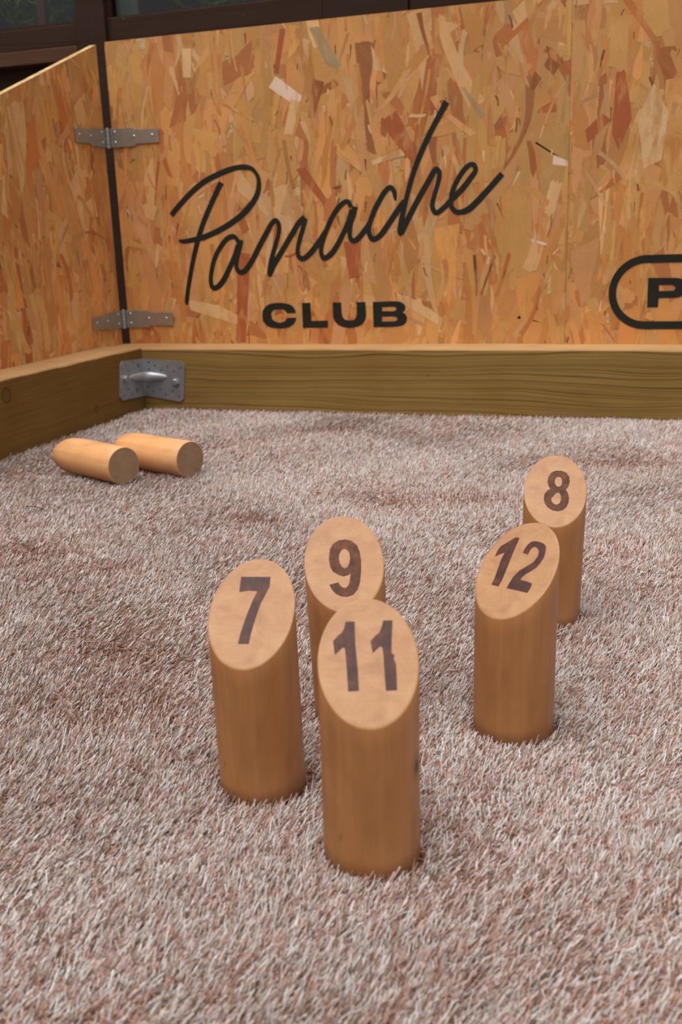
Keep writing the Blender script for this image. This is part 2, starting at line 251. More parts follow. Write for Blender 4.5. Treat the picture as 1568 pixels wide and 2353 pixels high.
# ------------------------------------------------------------------ materials
def mat_osb():
    m, t, b = new_mat('oriented_strand_board', 0.55, 0.25)
    a = t.nodes.new('ShaderNodeAttribute'); a.attribute_name = 'strand_colour'
    v = coords(t, 'UV', (10, 420, 1))
    g = noise(t, v, 1.0, 4, 0.6, 0.3)
    g2 = noise(t, coords(t, 'UV', (40, 900, 1)), 1.0, 2, 0.5)
    c1 = ramp(t, g, [(0.28, (0.66, 0.58, 0.48, 1)), (0.5, (1, 1, 1, 1)), (0.72, (1.14, 1.18, 1.22, 1))])
    c2 = ramp(t, g2, [(0.3, (0.86, 0.84, 0.8, 1)), (0.6, (1.05, 1.05, 1.05, 1))])
    c = mix(t, a.outputs['Color'], c1, 1.0, 'MULTIPLY')
    c = mix(t, c, c2, 0.8, 'MULTIPLY')
    big = noise(t, coords(t, 'Object'), 14, 3, 0.6)
    c = mix(t, c, ramp(t, big, [(0.3, (0.90, 0.88, 0.84, 1)), (0.7, (1.06, 1.05, 1.04, 1))]), 1.0, 'MULTIPLY')
    # resin-darkened and pale streaks running over several strands
    w = t.nodes.new('ShaderNodeAttribute'); w.attribute_name = 'face_uv'
    mp = t.nodes.new('ShaderNodeMapping'); t.links.new(w.outputs['Vector'], mp.inputs[0]); mp.inputs['Scale'].default_value = (34, 9, 1)
    s1 = noise(t, mp.outputs[0], 1.0, 4, 0.55, 0.9)
    mp2 = t.nodes.new('ShaderNodeMapping'); t.links.new(w.outputs['Vector'], mp2.inputs[0]); mp2.inputs['Scale'].default_value = (55, 14, 1); mp2.inputs['Location'].default_value = (7, 3, 0)
    s2 = noise(t, mp2.outputs[0], 1.0, 3, 0.5, 0.7)
    c = mix(t, c, lin(184, 108, 58), ramp(t, s1, [(0.50, (0, 0, 0, 1)), (0.64, (0.62, 0.62, 0.62, 1))]))
    c = mix(t, c, lin(222, 172, 110), ramp(t, s2, [(0.52, (0, 0, 0, 1)), (0.70, (0.5, 0.5, 0.5, 1))]))
    t.links.new(c, b.inputs['Base Color'])
    bump(t, b, g, 0.12, 0.0003)
    return m

def mat_edge():
    m, t, b = new_mat('board_cut_edge', 0.8, 0.1)
    n = noise(t, coords(t, 'Object', (60, 60, 400)), 1, 3)
    t.links.new(ramp(t, n, [(0.3, lin(170, 135, 85)), (0.7, lin(225, 195, 140))]), b.inputs['Base Color'])
    return m

def mat_beam(name, base, dark, axis='X', freq=190, line=0.55, knots=()):
    m, t, b = new_mat(name, 0.72, 0.18)
    sc = (1.0, 1, 1) if axis == 'X' else (1, 1.0, 1)
    stretch = (1.6, 12, 12) if axis == 'X' else (12, 1.6, 12)
    warp = noise(t, coords(t, 'Object', stretch), 1.0, 2, 0.5)
    # ring coordinate: height pushed about by a long soft warp
    c = t.nodes.new('ShaderNodeTexCoord'); s = t.nodes.new('ShaderNodeSeparateXYZ')
    t.links.new(c.outputs['Object'], s.inputs[0])
    w1 = node(t, 'ShaderNodeMath', operation='MULTIPLY_ADD'); t.links.new(warp, w1.inputs[0]); w1.inputs[1].default_value = 0.05
    t.links.new(s.outputs['Z'], w1.inputs[2])
    comb = t.nodes.new('ShaderNodeCombineXYZ'); t.links.new(w1.outputs[0], comb.inputs[0])
    rings = noise(t, comb.outputs[0], freq, 3, 0.65)
    fine = noise(t, coords(t, 'Object', (8, 300, 500) if axis == 'X' else (300, 8, 500)), 1, 3, 0.6)
    blot = noise(t, coords(t, 'Object', (5, 9, 12)), 1, 3, 0.6)
    col = ramp(t, rings, [(0.42, dark), (0.51, base), (1.0, base)])
    col = mix(t, base, col, line)
    col = mix(t, col, ramp(t, fine, [(0.3, (0.82, 0.8, 0.78, 1)), (0.7, (1.1, 1.1, 1.08, 1))]), 0.8, 'MULTIPLY')
    col = mix(t, col, ramp(t, blot, [(0.3, (0.85, 0.78, 0.66, 1)), (0.55, (1, 1, 1, 1)), (0.75, (1.1, 1.12, 1.05, 1))]), 0.8, 'MULTIPLY')
    # small greenish treatment specks
    sp_ = noise(t, coords(t, 'Object', (60, 60, 60)), 1, 2, 0.5)
    col = mix(t, col, lin(70, 80, 50), ramp(t, sp_, [(0.74, (0, 0, 0, 1)), (0.80, (0.7, 0.7, 0.7, 1))]))
    for (ky, kz, sy, sz) in knots:
        c2 = t.nodes.new('ShaderNodeTexCoord'); mk = t.nodes.new('ShaderNodeMapping'); t.links.new(c2.outputs['Object'], mk.inputs[0])
        mk.inputs['Scale'].default_value = (0, sy, sz); mk.inputs['Location'].default_value = (0, -ky*sy, -kz*sz)
        ln = t.nodes.new('ShaderNodeVectorMath'); ln.operation = 'LENGTH'; t.links.new(mk.outputs[0], ln.inputs[0])
        col = mix(t, col, lin(70, 46, 24), ramp(t, ln.outputs['Value'], [(0.0, (0.25, 0.25, 0.25, 1)), (0.62, (0.15, 0.15, 0.15, 1)), (0.80, (0.85, 0.85, 0.85, 1)), (1.0, (0, 0, 0, 1))]))
    t.links.new(col, b.inputs['Base Color'])
    bump(t, b, rings, 0.25, 0.0008)
    return m

def mat_pin_side(name='varnished_beech', f=1.0, fb=None, knot=None):
    fb = fb or f
    m, t, b = new_mat(name, 0.42, 0.3)
    inf = t.nodes.new('ShaderNodeObjectInfo')
    g = noise(t, coords(t, 'Object', (160, 160, 6)), 1, 3, 0.6)
    bl = noise(t, coords(t, 'Object', (22, 22, 9)), 1, 3, 0.6, 0.6)
    c = ramp(t, bl, [(0.25, lin(150, 100, 60)), (0.5, lin(170, 116, 72)), (0.8, lin(182, 130, 84))])
    c = mix(t, c, ramp(t, g, [(0.3, (0.90*f, 0.88*f*(f+fb)/2/f, 0.85*fb, 1)), (0.65, (1.04*f, 1.03*(f+fb)/2, 1.02*fb, 1))]), 1.0, 'MULTIPLY')
    sp_ = noise(t, coords(t, 'Object', (70, 70, 40)), 1, 1, 0.5)
    c = mix(t, c, lin(70, 40, 22), ramp(t, sp_, [(0.78, (0, 0, 0, 1)), (0.84, (0.6, 0.6, 0.6, 1))]))
    if knot:
        c0 = t.nodes.new('ShaderNodeTexCoord'); mp = t.nodes.new('ShaderNodeMapping'); t.links.new(c0.outputs['Object'], mp.inputs[0])
        mp.inputs['Location'].default_value = tuple(-knot[i]*(130, 130, 85)[i] for i in range(3)); mp.inputs['Scale'].default_value = (130, 130, 85)
        ln = t.nodes.new('ShaderNodeVectorMath'); ln.operation = 'LENGTH'; t.links.new(mp.outputs[0], ln.inputs[0])
        c = mix(t, c, lin(52, 30, 20), ramp(t, ln.outputs['Value'], [(0.26, (0.95, 0.95, 0.95, 1)), (0.38, (0.45, 0.45, 0.45, 1)), (1.0, (0.0, 0.0, 0.0, 1))]))
    t.links.new(c, b.inputs['Base Color'])
    bump(t, b, g, 0.08, 0.0004)
    return m

def mat_pin_cut():
    m, t, b = new_mat('slanted_end_grain', 0.40, 0.40)
    c0 = t.nodes.new('ShaderNodeTexCoord')
    inf = t.nodes.new('ShaderNodeObjectInfo')
    wv = t.nodes.new('ShaderNodeTexWave'); wv.wave_type = 'RINGS'; wv.rings_direction = 'Z'
    mp = t.nodes.new('ShaderNodeMapping'); t.links.new(c0.outputs['Object'], mp.inputs[0])
    mp.inputs['Location'].default_value = (0.012, 0.022, 0)
    t.links.new(mp.outputs[0], wv.inputs['Vector'])
    wv.inputs['Scale'].default_value = 110; wv.inputs['Distortion'].default_value = 1.5; wv.inputs['Detail'].default_value = 2
    wv.inputs['Detail Scale'].default_value = 1.2
    g = noise(t, coords(t, 'Object', (90, 900, 90), rot=(0, 0, 0.4)), 1, 3, 0.6)
    bl = noise(t, coords(t, 'Object'), 55, 3, 0.6, 0.4)
    c = ramp(t, bl, [(0.3, lin(160, 110, 68)), (0.5, lin(174, 125, 80)), (0.75, lin(184, 139, 94))])
    c = mix(t, c, ramp(t, wv.outputs['Fac'], [(0.0, (0.955, 0.94, 0.92, 1)), (0.5, (1, 1, 1, 1))]), 0.6, 'MULTIPLY')
    c = mix(t, c, ramp(t, g, [(0.3, (0.93, 0.9, 0.87, 1)), (0.65, (1.03, 1.03, 1.02, 1))]), 0.8, 'MULTIPLY')
    t.links.new(c, b.inputs['Base Color'])
    bump(t, b, g, 0.06, 0.0003)
    return m

def mat_pin_end():
    m, t, b = new_mat('rough_sawn_end_grain', 0.85, 0.1)
    wv = t.nodes.new('ShaderNodeTexWave'); wv.wave_type = 'BANDS'; wv.bands_direction = 'X'
    t.links.new(coords(t, 'Object', rot=(0, 0, 1.2)), wv.inputs['Vector'])
    wv.inputs['Scale'].default_value = 130; wv.inputs['Distortion'].default_value = 5; wv.inputs['Detail'].default_value = 2
    wv.inputs['Detail Scale'].default_value = 0.5
    bl = noise(t, coords(t, 'Object'), 60, 3, 0.6)
    c = ramp(t, wv.outputs['Fac'], [(0.0, lin(134, 106, 82)), (0.6, lin(166, 136, 108))])
    c = mix(t, c, ramp(t, bl, [(0.3, (0.8, 0.78, 0.75, 1)), (0.7, (1.08, 1.08, 1.08, 1))]), 0.8, 'MULTIPLY')
    t.links.new(c, b.inputs['Base Color'])
    return m

def mat_burn(name='burnt_brown_numeral', f=1.0, spec=0.25, gr=1.0):
    m, t, b = new_mat(name, 0.38, spec)
    bl = noise(t, coords(t, 'Object'), 120, 4, 0.65)
    l2 = noise(t, coords(t, 'Object', (900, 60, 60)), 1, 2, 0.5)
    q3 = lambda r, g, b_: (lin(r, g, b_, f)[0], lin(r, g, b_, f)[1]*gr, lin(r, g, b_, f)[2], 1)
    c = ramp(t, bl, [(0.3, q3(48, 22, 14)), (0.55, q3(74, 35, 19)), (0.8, q3(108, 56, 29))])
    c = mix(t, c, ramp(t, l2, [(0.3, (0.8, 0.8, 0.8, 1)), (0.7, (1.2, 1.18, 1.15, 1))]), 0.8, 'MULTIPLY')
    t.links.new(c, b.inputs['Base Color'])
    return m

def mat_plain(name, col, rough, spec=0.3, metal=0.0, var=0.12, sc=30):
    m, t, b = new_mat(name, rough, spec)
    n = noise(t, coords(t, 'Object'), sc, 3, 0.6)
    k = lambda f: (min(1, 1-var*f), min(1, 1-var*f), min(1, 1-var*f), 1)
    t.links.new(mix(t, col, ramp(t, n, [(0.3, k(1.5)), (0.7, (1+var, 1+var, 1+var, 1))]), 1.0, 'MULTIPLY'), b.inputs['Base Color'])
    b.inputs['Metallic'].default_value = metal
    return m

def mat_turf():
    m, t, b = new_mat('turf_blades', 0.5, 0.25)
    a = t.nodes.new('ShaderNodeAttribute'); a.attribute_name = 'tone'
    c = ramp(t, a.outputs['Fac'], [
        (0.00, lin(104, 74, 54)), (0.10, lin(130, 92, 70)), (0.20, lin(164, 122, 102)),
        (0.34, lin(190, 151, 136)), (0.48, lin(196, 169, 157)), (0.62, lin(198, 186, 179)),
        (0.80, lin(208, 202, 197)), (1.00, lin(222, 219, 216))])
    t.links.new(c, b.inputs['Base Color'])
    return m

def mat_thatch():
    m, t, b = new_mat('turf_backing', 0.9, 0.05)
    n = noise(t, coords(t, 'Object'), 220, 3, 0.7)
    t.links.new(ramp(t, n, [(0.3, lin(70, 48, 34)), (0.7, lin(128, 92, 68))]), b.inputs['Base Color'])
    return m

OSB = mat_osb(); EDGE = mat_edge()
BEAM_X = mat_beam('treated_pine_back', lin(154, 122, 68), lin(94, 68, 32), 'X', line=0.85, freq=330)
BEAM_Y = mat_beam('treated_pine_left', lin(124, 92, 44), lin(92, 64, 28), 'Y', line=0.3, knots=((-0.485, 0.103, 70, 62), (-0.20, 0.030, 120, 110)))
SIDE = mat_pin_side(); SIDEK = mat_pin_side('varnished_beech_with_knot', 1.0, None, (0.0268, -0.0120, 0.060)); SIDE_LIT = mat_pin_side('varnished_beech_lit', 1.9, 2.6); CUTM = mat_pin_cut(); ENDM = mat_pin_end(); BURN = mat_burn()  # lying pins: same beech, colour brightened to stand in for stronger light
INK = mat_plain('dark_green_print', lin(30, 33, 26), 0.55, 0.3, 0, 0.08, 80)
STEEL = mat_plain('zinc_plated_steel', lin(176, 178, 182), 0.38, 0.5, 0.65, 0.08, 60)
BRONZE = mat_plain('yellowed_zinc_steel', lin(168, 160, 148), 0.38, 0.5, 0.6, 0.08, 40)
SCREW = mat_plain('bright_steel_screw', lin(215, 218, 225), 0.22, 0.5, 1.0, 0.05, 60)
DARKWOOD = mat_beam('dark_stained_timber', lin(62, 40, 29), lin(38, 23, 17), 'X', line=0.5)
DARKPOST = mat_beam('dark_stained_post', lin(58, 38, 28), lin(36, 22, 16), 'X', line=0.3)
BEAM_TOP = mat_beam('pale_top_pine', lin(190, 150, 104), lin(164, 122, 78), 'X', line=0.25)  # paler pine for the upward faces of both beams
RAIL_LIT = mat_beam('dark_timber_rail_lit', lin(92, 62, 45), lin(60, 38, 28), 'X', line=0.5)  # rail colour lightened to stand in for light falling on it
BURN2 = mat_burn('light_burnt_numeral', 1.6, 0.15, 1.35)
BLADE = mat_turf(); THATCH = mat_thatch()

# ------------------------------------------------------------------ setting: ground, facade, windows
def struct(o, label, cat): return tag(o, label, cat, kind='structure')
b_ = MB(); b_.box(-1.4, 2.6, -2.6, 1.6, GZ-0.05, GZ)
struct(b_.build('floor', mat_plain('grey_brown_deck', lin(92, 80, 70), 0.85, 0.1)), 'grey brown ground under the play area', 'floor')

b_ = MB()
b_.box(-1.4, 2.4, FY+0.03, FY+0.06, GZ, 0.79)                    # recessed lower cladding
b_.box(-1.4, -0.205, FY+0.006, FY+0.045, 0.787, 0.832)
b_.box(-0.135, 0.376, FY+0.006, FY+0.045, 0.70, 0.836)
b_.box(-1.4, 2.4, FY+0.006, FY+0.06, 1.35, 1.75)
o = bevel(b_.build('wall_back', [DARKWOOD]), 0.002)
struct(o, 'dark brown timber facade behind the strand boards', 'wall')
b_ = MB(); b_.box(-1.4, -0.208, FY-0.006, FY+0.029, 0.754, 0.785)
struct(bevel(b_.build('trim_3', [RAIL_LIT]), 0.002), 'brown rail under the left window, coloured lighter as if lit', 'rail')
b_ = MB(); b_.box(-0.207, -0.133, FY-0.005, FY+0.05, GZ, 1.75)
struct(bevel(b_.build('trim_1', [DARKPOST]), 0.002), 'dark brown post seen in the gap between the boards', 'post')
b_ = MB(); b_.box(0.377, 0.56, FY, FY+0.05, GZ, 1.75); b_.box(0.562, 2.4, FY+0.004, FY+0.05, GZ, 1.75)
struct(bevel(b_.build('trim_2', [DARKPOST]), 0.002), 'dark brown upright boarding above the large strand board', 'boarding')

GLASS, t_, b_g = new_mat('window_glass', 0.03, 0.5)
b_g.inputs['Transmission Weight'].default_value = 1.0
b_g.inputs['IOR'].default_value = 1.45
t_.links.new(ramp(t_, noise(t_, coords(t_, 'Object'), 3, 2), [(0.3, (0.80, 0.86, 0.82, 1)), (0.7, (0.88, 0.93, 0.89, 1))]), b_g.inputs['Base Color'])
def window(n, x0, x1, label):
    b = MB()
    b.box(x0, x1, FY+0.012, FY+0.04, 0.832, 0.838); b.box(x0, x1, FY+0.012, FY+0.04, 1.342, 1.35)
    b.box(x0, x0+0.006, FY+0.012, FY+0.04, 0.838, 1.342); b.box(x1-0.006, x1, FY+0.012, FY+0.04, 0.838, 1.342)
    w = struct(b.build('window_%d' % n, [DARKWOOD]), label, 'window')
    g = MB(); g.box(x0+0.006, x1-0.006, FY+0.024, FY+0.028, 0.838, 1.342)
    g.build('pane', [GLASS], w)
window(1, -1.39, -0.207, 'dark window at the far top left, greenery behind it')
window(2, -0.133, 0.377, 'dark window right of the post, greenery behind it')
# the space behind the panes; unseen sides and roof added to darken it
b_ = MB()
b_.box(-1.4, 2.4, 0.95, 1.0, GZ, 1.75); b_.box(-1.4, -1.35, FY+0.06, 0.95, GZ, 1.75)
b_.box(2.35, 2.4, FY+0.06, 0.95, GZ, 1.75)
struct(b_.build('wall_far', [mat_plain('grey_plaster', lin(58, 60, 56), 0.9, 0.1)]), 'dim grey wall behind the window panes', 'wall')
b_ = MB(); b_.box(-1.4, 2.4, FY, 1.0, 1.755, 1.80)
struct(b_.build('added_ceiling', [DARKWOOD]), 'unseen timber roof added to darken the space behind the windows', 'added_ceiling')
b_ = MB(); b_.box(-0.372, -0.352, 0.30, 0.32, GZ, 1.75)
tag(b_.build('wooden_stake', [mat_plain('reddish_stake', lin(96, 58, 42), 0.8)]), 'thin reddish wooden stake standing behind the left window pane', 'stake')
b_ = MB(); b_.box(-0.150, -0.105, 0.30, 0.31, GZ, 1.75)
tag(b_.build('metal_strip', [mat_plain('grey_strip', lin(120, 122, 116), 0.6)]), 'flat grey upright strip behind the right window pane, next to the post', 'strip')

LEAF = mat_plain('leaf_green', lin(110, 140, 70), 0.5, 0.3, 0, 0.3, 25)
STEM = mat_plain('stem_brown', lin(70, 58, 36), 0.8)
def shrub(cx, cy, h, seed, n, label):
    rnd = random.Random(seed)
    root = empty('leafy_shrub', (cx, cy, GZ))
    tag(root, label, 'shrub', 'shrubs behind the window panes')
    s = MB(); f = MB()
    for k in range(n):
        a = rnd.uniform(0, 6.28); sp_ = rnd.uniform(0.02, 0.12); hh = h*rnd.uniform(0.75, 1.05)
        pts = [(math.cos(a)*sp_*q*q*1.3, math.sin(a)*sp_*q*0.8, hh*q) for q in (0, 0.3, 0.6, 0.85, 1)]
        s.tube(pts, [0.004, 0.0035, 0.003, 0.002, 0.001], 6)
        for j in range(80):
            q = rnd.uniform(0.45, 1.0)
            i = min(3, int(q*4)); p = Vector(pts[i]).lerp(Vector(pts[i+1]), q*4-i)
            d = Vector((rnd.uniform(-1, 1), rnd.uniform(-1, 1), rnd.uniform(-0.2, 0.9))).normalized()
            w = d.cross(Vector((rnd.uniform(-1, 1), rnd.uniform(-1, 1), 1))).normalized()
            L = rnd.uniform(0.03, 0.075); wd = rnd.uniform(0.003, 0.007)
            nrm = d.cross(w)
            n0 = len(f.v)
            for u_, w_, z_ in ((0, 0.2, 0), (0.35, 1, 0.003), (0.7, 0.8, 0.001), (1, 0.05, -0.008)):
                for sg in (-1, 0, 1):
                    f.v.append(tuple(p + d*L*u_ + w*wd*w_*sg + nrm*(z_ - (0.0015 if sg == 0 else 0))))
            for r_ in range(3):
                for c_ in range(2):
                    x = n0+r_*3+c_; f.f.append((x, x+1, x+4, x+3)); f.m.append(0)
    s.build('stem', [STEM], root, True); f.build('foliage', [LEAF], root, True)
shrub(-0.78, 0.52, 1.12, 3, 10, 'dark green narrow-leaved shrub seen through the left window pane')
shrub(-0.46, 0.50, 1.10, 4, 10, 'dark green leafy shrub behind the left window pane, nearest the post')
shrub(0.03, 0.46, 1.05, 5, 9, 'dark green leafy shrub seen through the right window pane')

# ------------------------------------------------------------------ beams
def beam(name, x0, x1, y0, y1, z1, mat, seed, label, axis):
    bm = bmesh.new()
    nl = 80
    rnd = random.Random(seed)
    L0, L1 = (x0, x1) if axis == 'X' else (y0, y1)
    rings = []
    for i in range(nl+1):
        s = L0 + (L1-L0)*i/nl
        w = 0.0007*math.sin(s*9+seed) + 0.0004*math.sin(s*31+seed*2)
        c = 0.003 + 0.0012*max(0, math.sin(s*23+seed))*rnd.random() + (0.002*rnd.random()*max(0, math.sin(s*60)) if axis == 'Y' else 0)
        a0, a1 = (y0, y1) if axis == 'X' else (x0, x1)
        sec = [(a0, GZ), (a1, GZ), (a1, z1-c), (a1-c*0.3, z1-c*0.25), (a1-c, z1+w), (a0+c, z1+w), (a0+c*0.3, z1-c*0.25), (a0, z1-c)]
        rings.append([bm.verts.new((s, p[0], p[1]) if axis == 'X' else (p[0], s, p[1])) for p in sec])
    for i in range(nl):
        for j in range(8):
            k = (j+1) % 8
            bm.faces.new((rings[i][j], rings[i][k], rings[i+1][k], rings[i+1][j]))
    bm.faces.new(rings[0]); bm.faces.new(rings[-1][::-1])
    bmesh.ops.recalc_face_normals(bm, faces=bm.faces)
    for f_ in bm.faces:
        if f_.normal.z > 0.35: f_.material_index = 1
    me = bpy.data.meshes.new(name); bm.to_mesh(me); bm.free(); me.materials.append(mat); me.materials.append(BEAM_TOP)
    o = bpy.data.objects.new(name, me); COL.objects.link(o)
    return tag(o, label, 'beam')
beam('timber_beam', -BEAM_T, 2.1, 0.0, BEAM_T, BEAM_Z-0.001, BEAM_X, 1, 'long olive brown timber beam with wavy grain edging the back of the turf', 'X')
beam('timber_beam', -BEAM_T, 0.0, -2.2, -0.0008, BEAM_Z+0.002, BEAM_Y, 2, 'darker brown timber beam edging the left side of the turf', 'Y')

# ------------------------------------------------------------------ strand boards
PAL = [((212, 154, 92), 30), ((202, 139, 80), 22), ((206, 158, 94), 17), ((216, 156, 104), 12),
       ((188, 116, 66), 11), ((222, 176, 124), 6), ((166, 98, 56), 3)]
NAMED = {'white': (240, 212, 188), 'red': (176, 98, 58), 'pale': (226, 186, 134), 'grey': (176, 150, 110),
         'dark': (116, 74, 42), 'tan': (212, 156, 92), 'brown': (150, 92, 52)}
def clip(poly, planes):
    for (a, b, c) in planes:       # keep a*u+b*v+c >= 0
        out = []
        for i in range(len(poly)):
            p, q = poly[i], poly[(i+1) % len(poly)]
            dp = a*p[0]+b*p[1]+c; dq = a*q[0]+b*q[1]+c
            if dp >= 0: out.append(p)
            if (dp >= 0) != (dq >= 0):
                t = dp/(dp-dq); out.append((p[0]+(q[0]-p[0])*t, p[1]+(q[1]-p[1])*t))
        poly = out
        if len(poly) < 3: return None
    return poly

def strand_board(name, outline, planes, fn, seed, feats=(), lean=0.0, k=1.0):
    """outline: 2D polygon; fn(u,v,d) to world with d outwards from the face"""
    rnd = random.Random(seed)
    body = MB(); body.prism([outline], fn, -PT, 0.0, 1)
    us = [p[0] for p in outline]; vs = [p[1] for p in outline]
    u0, u1, v0, v1 = min(us), max(us), min(vs), max(vs); area = (u1-u0)*(v1-v0)
    flakes = []
    def flake(L, Wd, jag=0.5):
        cu, cv = rnd.uniform(u0-0.03, u1+0.03), rnd.uniform(v0-0.03, v1+0.03)
        th = lean + (rnd.gauss(0, 0.18) if rnd.random() < 0.70 else rnd.gauss(0, 0.65))
        n = 7; top = []; bot = []
        skew = rnd.gauss(0, 0.35)*Wd
        bow = rnd.gauss(0, 0.05)*L
        ta, tb = (rnd.uniform(0.5, 1), rnd.uniform(0.5, 1)) if rnd.random() < .7 else (rnd.uniform(.05, .4), 1)
        for i in range(n+1):
            s = i/n; x = (s-0.5)*L; w = Wd*0.5*(ta+(tb-ta)*s); y0 = bow*(1-4*(s-.5)**2)
            top.append((x+skew*0.5*(1 if i in (0, n) else .0), y0+w*rnd.uniform(0.80, 1.10)))
            bot.append((x-skew*0.5*(1 if i in (0, n) else .0), y0-w*rnd.uniform(0.80, 1.10)))
        def end(a, b, sg):
            k_ = rnd.choice((1, 2, 3, 4, 5)); r_ = []
            for j in range(1, k_+1):
                q = j/(k_+1)+rnd.uniform(-.06, .06)
                r_.append((a[0]+(b[0]-a[0])*q+sg*rnd.uniform(-0.02, 0.05)*L*jag*2, a[1]+(b[1]-a[1])*q))
            return r_
        poly = top + end(top[-1], bot[-1], 1) + bot[::-1] + end(bot[0], top[0], -1)
        ca, sa = math.cos(th+math.pi/2), math.sin(th+math.pi/2)
        return [(cu+p[0]*ca-p[1]*sa, cv+p[0]*sa+p[1]*ca) for p in poly], (ca, sa)
    def colour():
        r = rnd.uniform(0, 100); a = 0
        for c, w in PAL:
            a += w
            if r < a: break
        j = rnd.gauss(1, 0.045); h = rnd.gauss(0, 3)
        return lin(min(255, c[0]*j+h), min(255, c[1]*j), min(255, c[2]*j-h), k)
    for _ in range(int(area*1500)):
        p, ax = flake(rnd.uniform(0.07, 0.21), rnd.uniform(0.018, 0.062)); flakes.append((p, ax, colour()))
    for _ in range(int(area*520)):
        p, ax = flake(rnd.uniform(0.03, 0.10), rnd.uniform(0.005, 0.020)); flakes.append((p, ax, colour()))
    for _ in range(int(area*130)):
        p, ax = flake(rnd.uniform(0.008, 0.032), rnd.uniform(0.0015, 0.005)); flakes.append((p, ax, lin(130, 78, 42, k)))
    for _ in range(int(area*70)):
        p, ax = flake(rnd.uniform(0.008, 0.03), rnd.uniform(0.002, 0.006)); flakes.append((p, ax, lin(232, 196, 150, k)))
    for nm, p in feats:
        c = Vector((0, 0)); best = 0; ax = (0, 1)
        for i in range(len(p)):
            q = p[(i+1) % len(p)]; d = Vector((q[0]-p[i][0], q[1]-p[i][1]))
            if d.length > best: best = d.length; ax = tuple(d.normalized())
        flakes.append((list(p), ax, lin(*NAMED[nm], k)))
    cell = 0.006
    grid = {}
    cols = []; uvs = []; fuv = []; todo = []
    for p, ax, c in flakes:
        p = clip(p, planes)
        if not p: continue
        a0, a1 = int(min(x[0] for x in p)//cell), int(max(x[0] for x in p)//cell)
        b0, b1 = int(min(x[1] for x in p)//cell), int(max(x[1] for x in p)//cell)
        # cells touched by the oriented strip
        m0 = min(x[0]*ax[0]+x[1]*ax[1] for x in p); m1 = max(x[0]*ax[0]+x[1]*ax[1] for x in p)
        n0 = min(-x[0]*ax[1]+x[1]*ax[0] for x in p); n1 = max(-x[0]*ax[1]+x[1]*ax[0] for x in p)
        keys = []
        for i in range(a0, a1+1):
            for j in range(b0, b1+1):
                x, y = (i+.5)*cell, (j+.5)*cell
                mm = x*ax[0]+y*ax[1]; nn = -x*ax[1]+y*ax[0]
                if m0-cell*.75 <= mm <= m1+cell*.75 and n0-cell*.75 <= nn <= n1+cell*.75: keys.append((i, j))
        lay = max([grid.get(q, 0) for q in keys] or [0])+1
        for q in keys: grid[q] = lay
        n = len(body.v)
        body.v += [None]*len(p); todo.append((n, p, lay))
        body.f.append(tuple(range(n, n+len(p)))); body.m.append(0)
        cols.append(c)
        fuv.append(p)
        r1, r2 = rnd.uniform(0, 40), rnd.uniform(0, 40)
        uvs.append([(x[0]*ax[0]+x[1]*ax[1]+r1, -x[0]*ax[1]+x[1]*ax[0]+r2) for x in p])
    mx = max(q[2] for q in todo)
    for n, p, lay in todo:
        for i, x in enumerate(p): body.v[n+i] = fn(x[0], x[1], 0.0012*lay/mx)
    o = body.build(name, [OSB, EDGE])
    me = o.data
    nb = len(me.polygons)-len(cols)
    at = me.attributes.new('strand_colour', 'FLOAT_COLOR', 'CORNER')
    uv = me.uv_layers.new(name='UVMap')
    buf = np.zeros((len(me.loops), 4), np.float32); buf[:] = lin(181, 124, 68)
    ub = np.zeros((len(me.loops), 2), np.float32)
    for i in range(len(cols)):
        pl = me.polygons[nb+i]; s = pl.loop_start
        buf[s:s+pl.loop_total] = cols[i]
        ub[s:s+pl.loop_total] = uvs[i]
    fb = np.zeros((len(me.loops), 3), np.float32)
    for i in range(len(cols)):
        s = me.polygons[nb+i].loop_start
        for j, x in enumerate(fuv[i]): fb[s+j, :2] = (x[0]+seed, x[1])
    fa = me.attributes.new('face_uv', 'FLOAT_VECTOR', 'CORNER'); fa.data.foreach_set('vector', fb.ravel())
    at.data.foreach_set('color', buf.ravel()); uv.data.foreach_set('uv', ub.ravel())
    print(name, 'strands', len(cols), 'layers', max(grid.values()))
    return o

def fn_back(u, v, d): return (u, PY-d, v)
def fn_left(u, v, d): return (PXL+d, u, v)
TZ = 0.7665
def rect(u0, u1, v0, v1): return [(u0, v0), (u1, v0), (u1, v1), (u0, v1)]
def rplanes(u0, u1, v0, v1): return [(1, 0, -u0), (-1, 0, u1), (0, 1, -v0), (0, -1, v1)]
SEAM = 0.8985
bA = strand_board('strand_board', rect(-0.0805, SEAM-0.0003, GZ, TZ), rplanes(-0.0805, SEAM-0.0003, GZ, TZ), fn_back, 11,
                  [f for f in FEATURE_FLAKES if sum(p[0] for p in f[1])/len(f[1]) < SEAM])
tag(bA, 'large orange brown strand board carrying the black script lettering', 'board')
bB = strand_board('strand_board', rect(SEAM+0.0003, 2.1, GZ, TZ), rplanes(SEAM+0.0003, 2.1, GZ, TZ), fn_back, 22,
                  [f for f in FEATURE_FLAKES if sum(p[0] for p in f[1])/len(f[1]) >= SEAM])
tag(bB, 'strand board at the right edge with a black letter P inside an oval outline', 'board')
ly = 0.0846
def ltop(y): return 0.7608+0.381*(y-ly)
yb = -1.05
lo_ = [(-2.1, GZ), (ly, GZ), (ly, ltop(ly)), (yb, ltop(yb)), (-2.1, ltop(yb))]
bL = strand_board('strand_board', lo_, [(-1, 0, ly), (1, 0, 2.1), (0, 1, -GZ), (0.381, -1, 0.7608-0.381*ly)] , fn_left, 13, (), 0.0)
tag(bL, 'strand board with a sloping top edge behind the left beam', 'board')

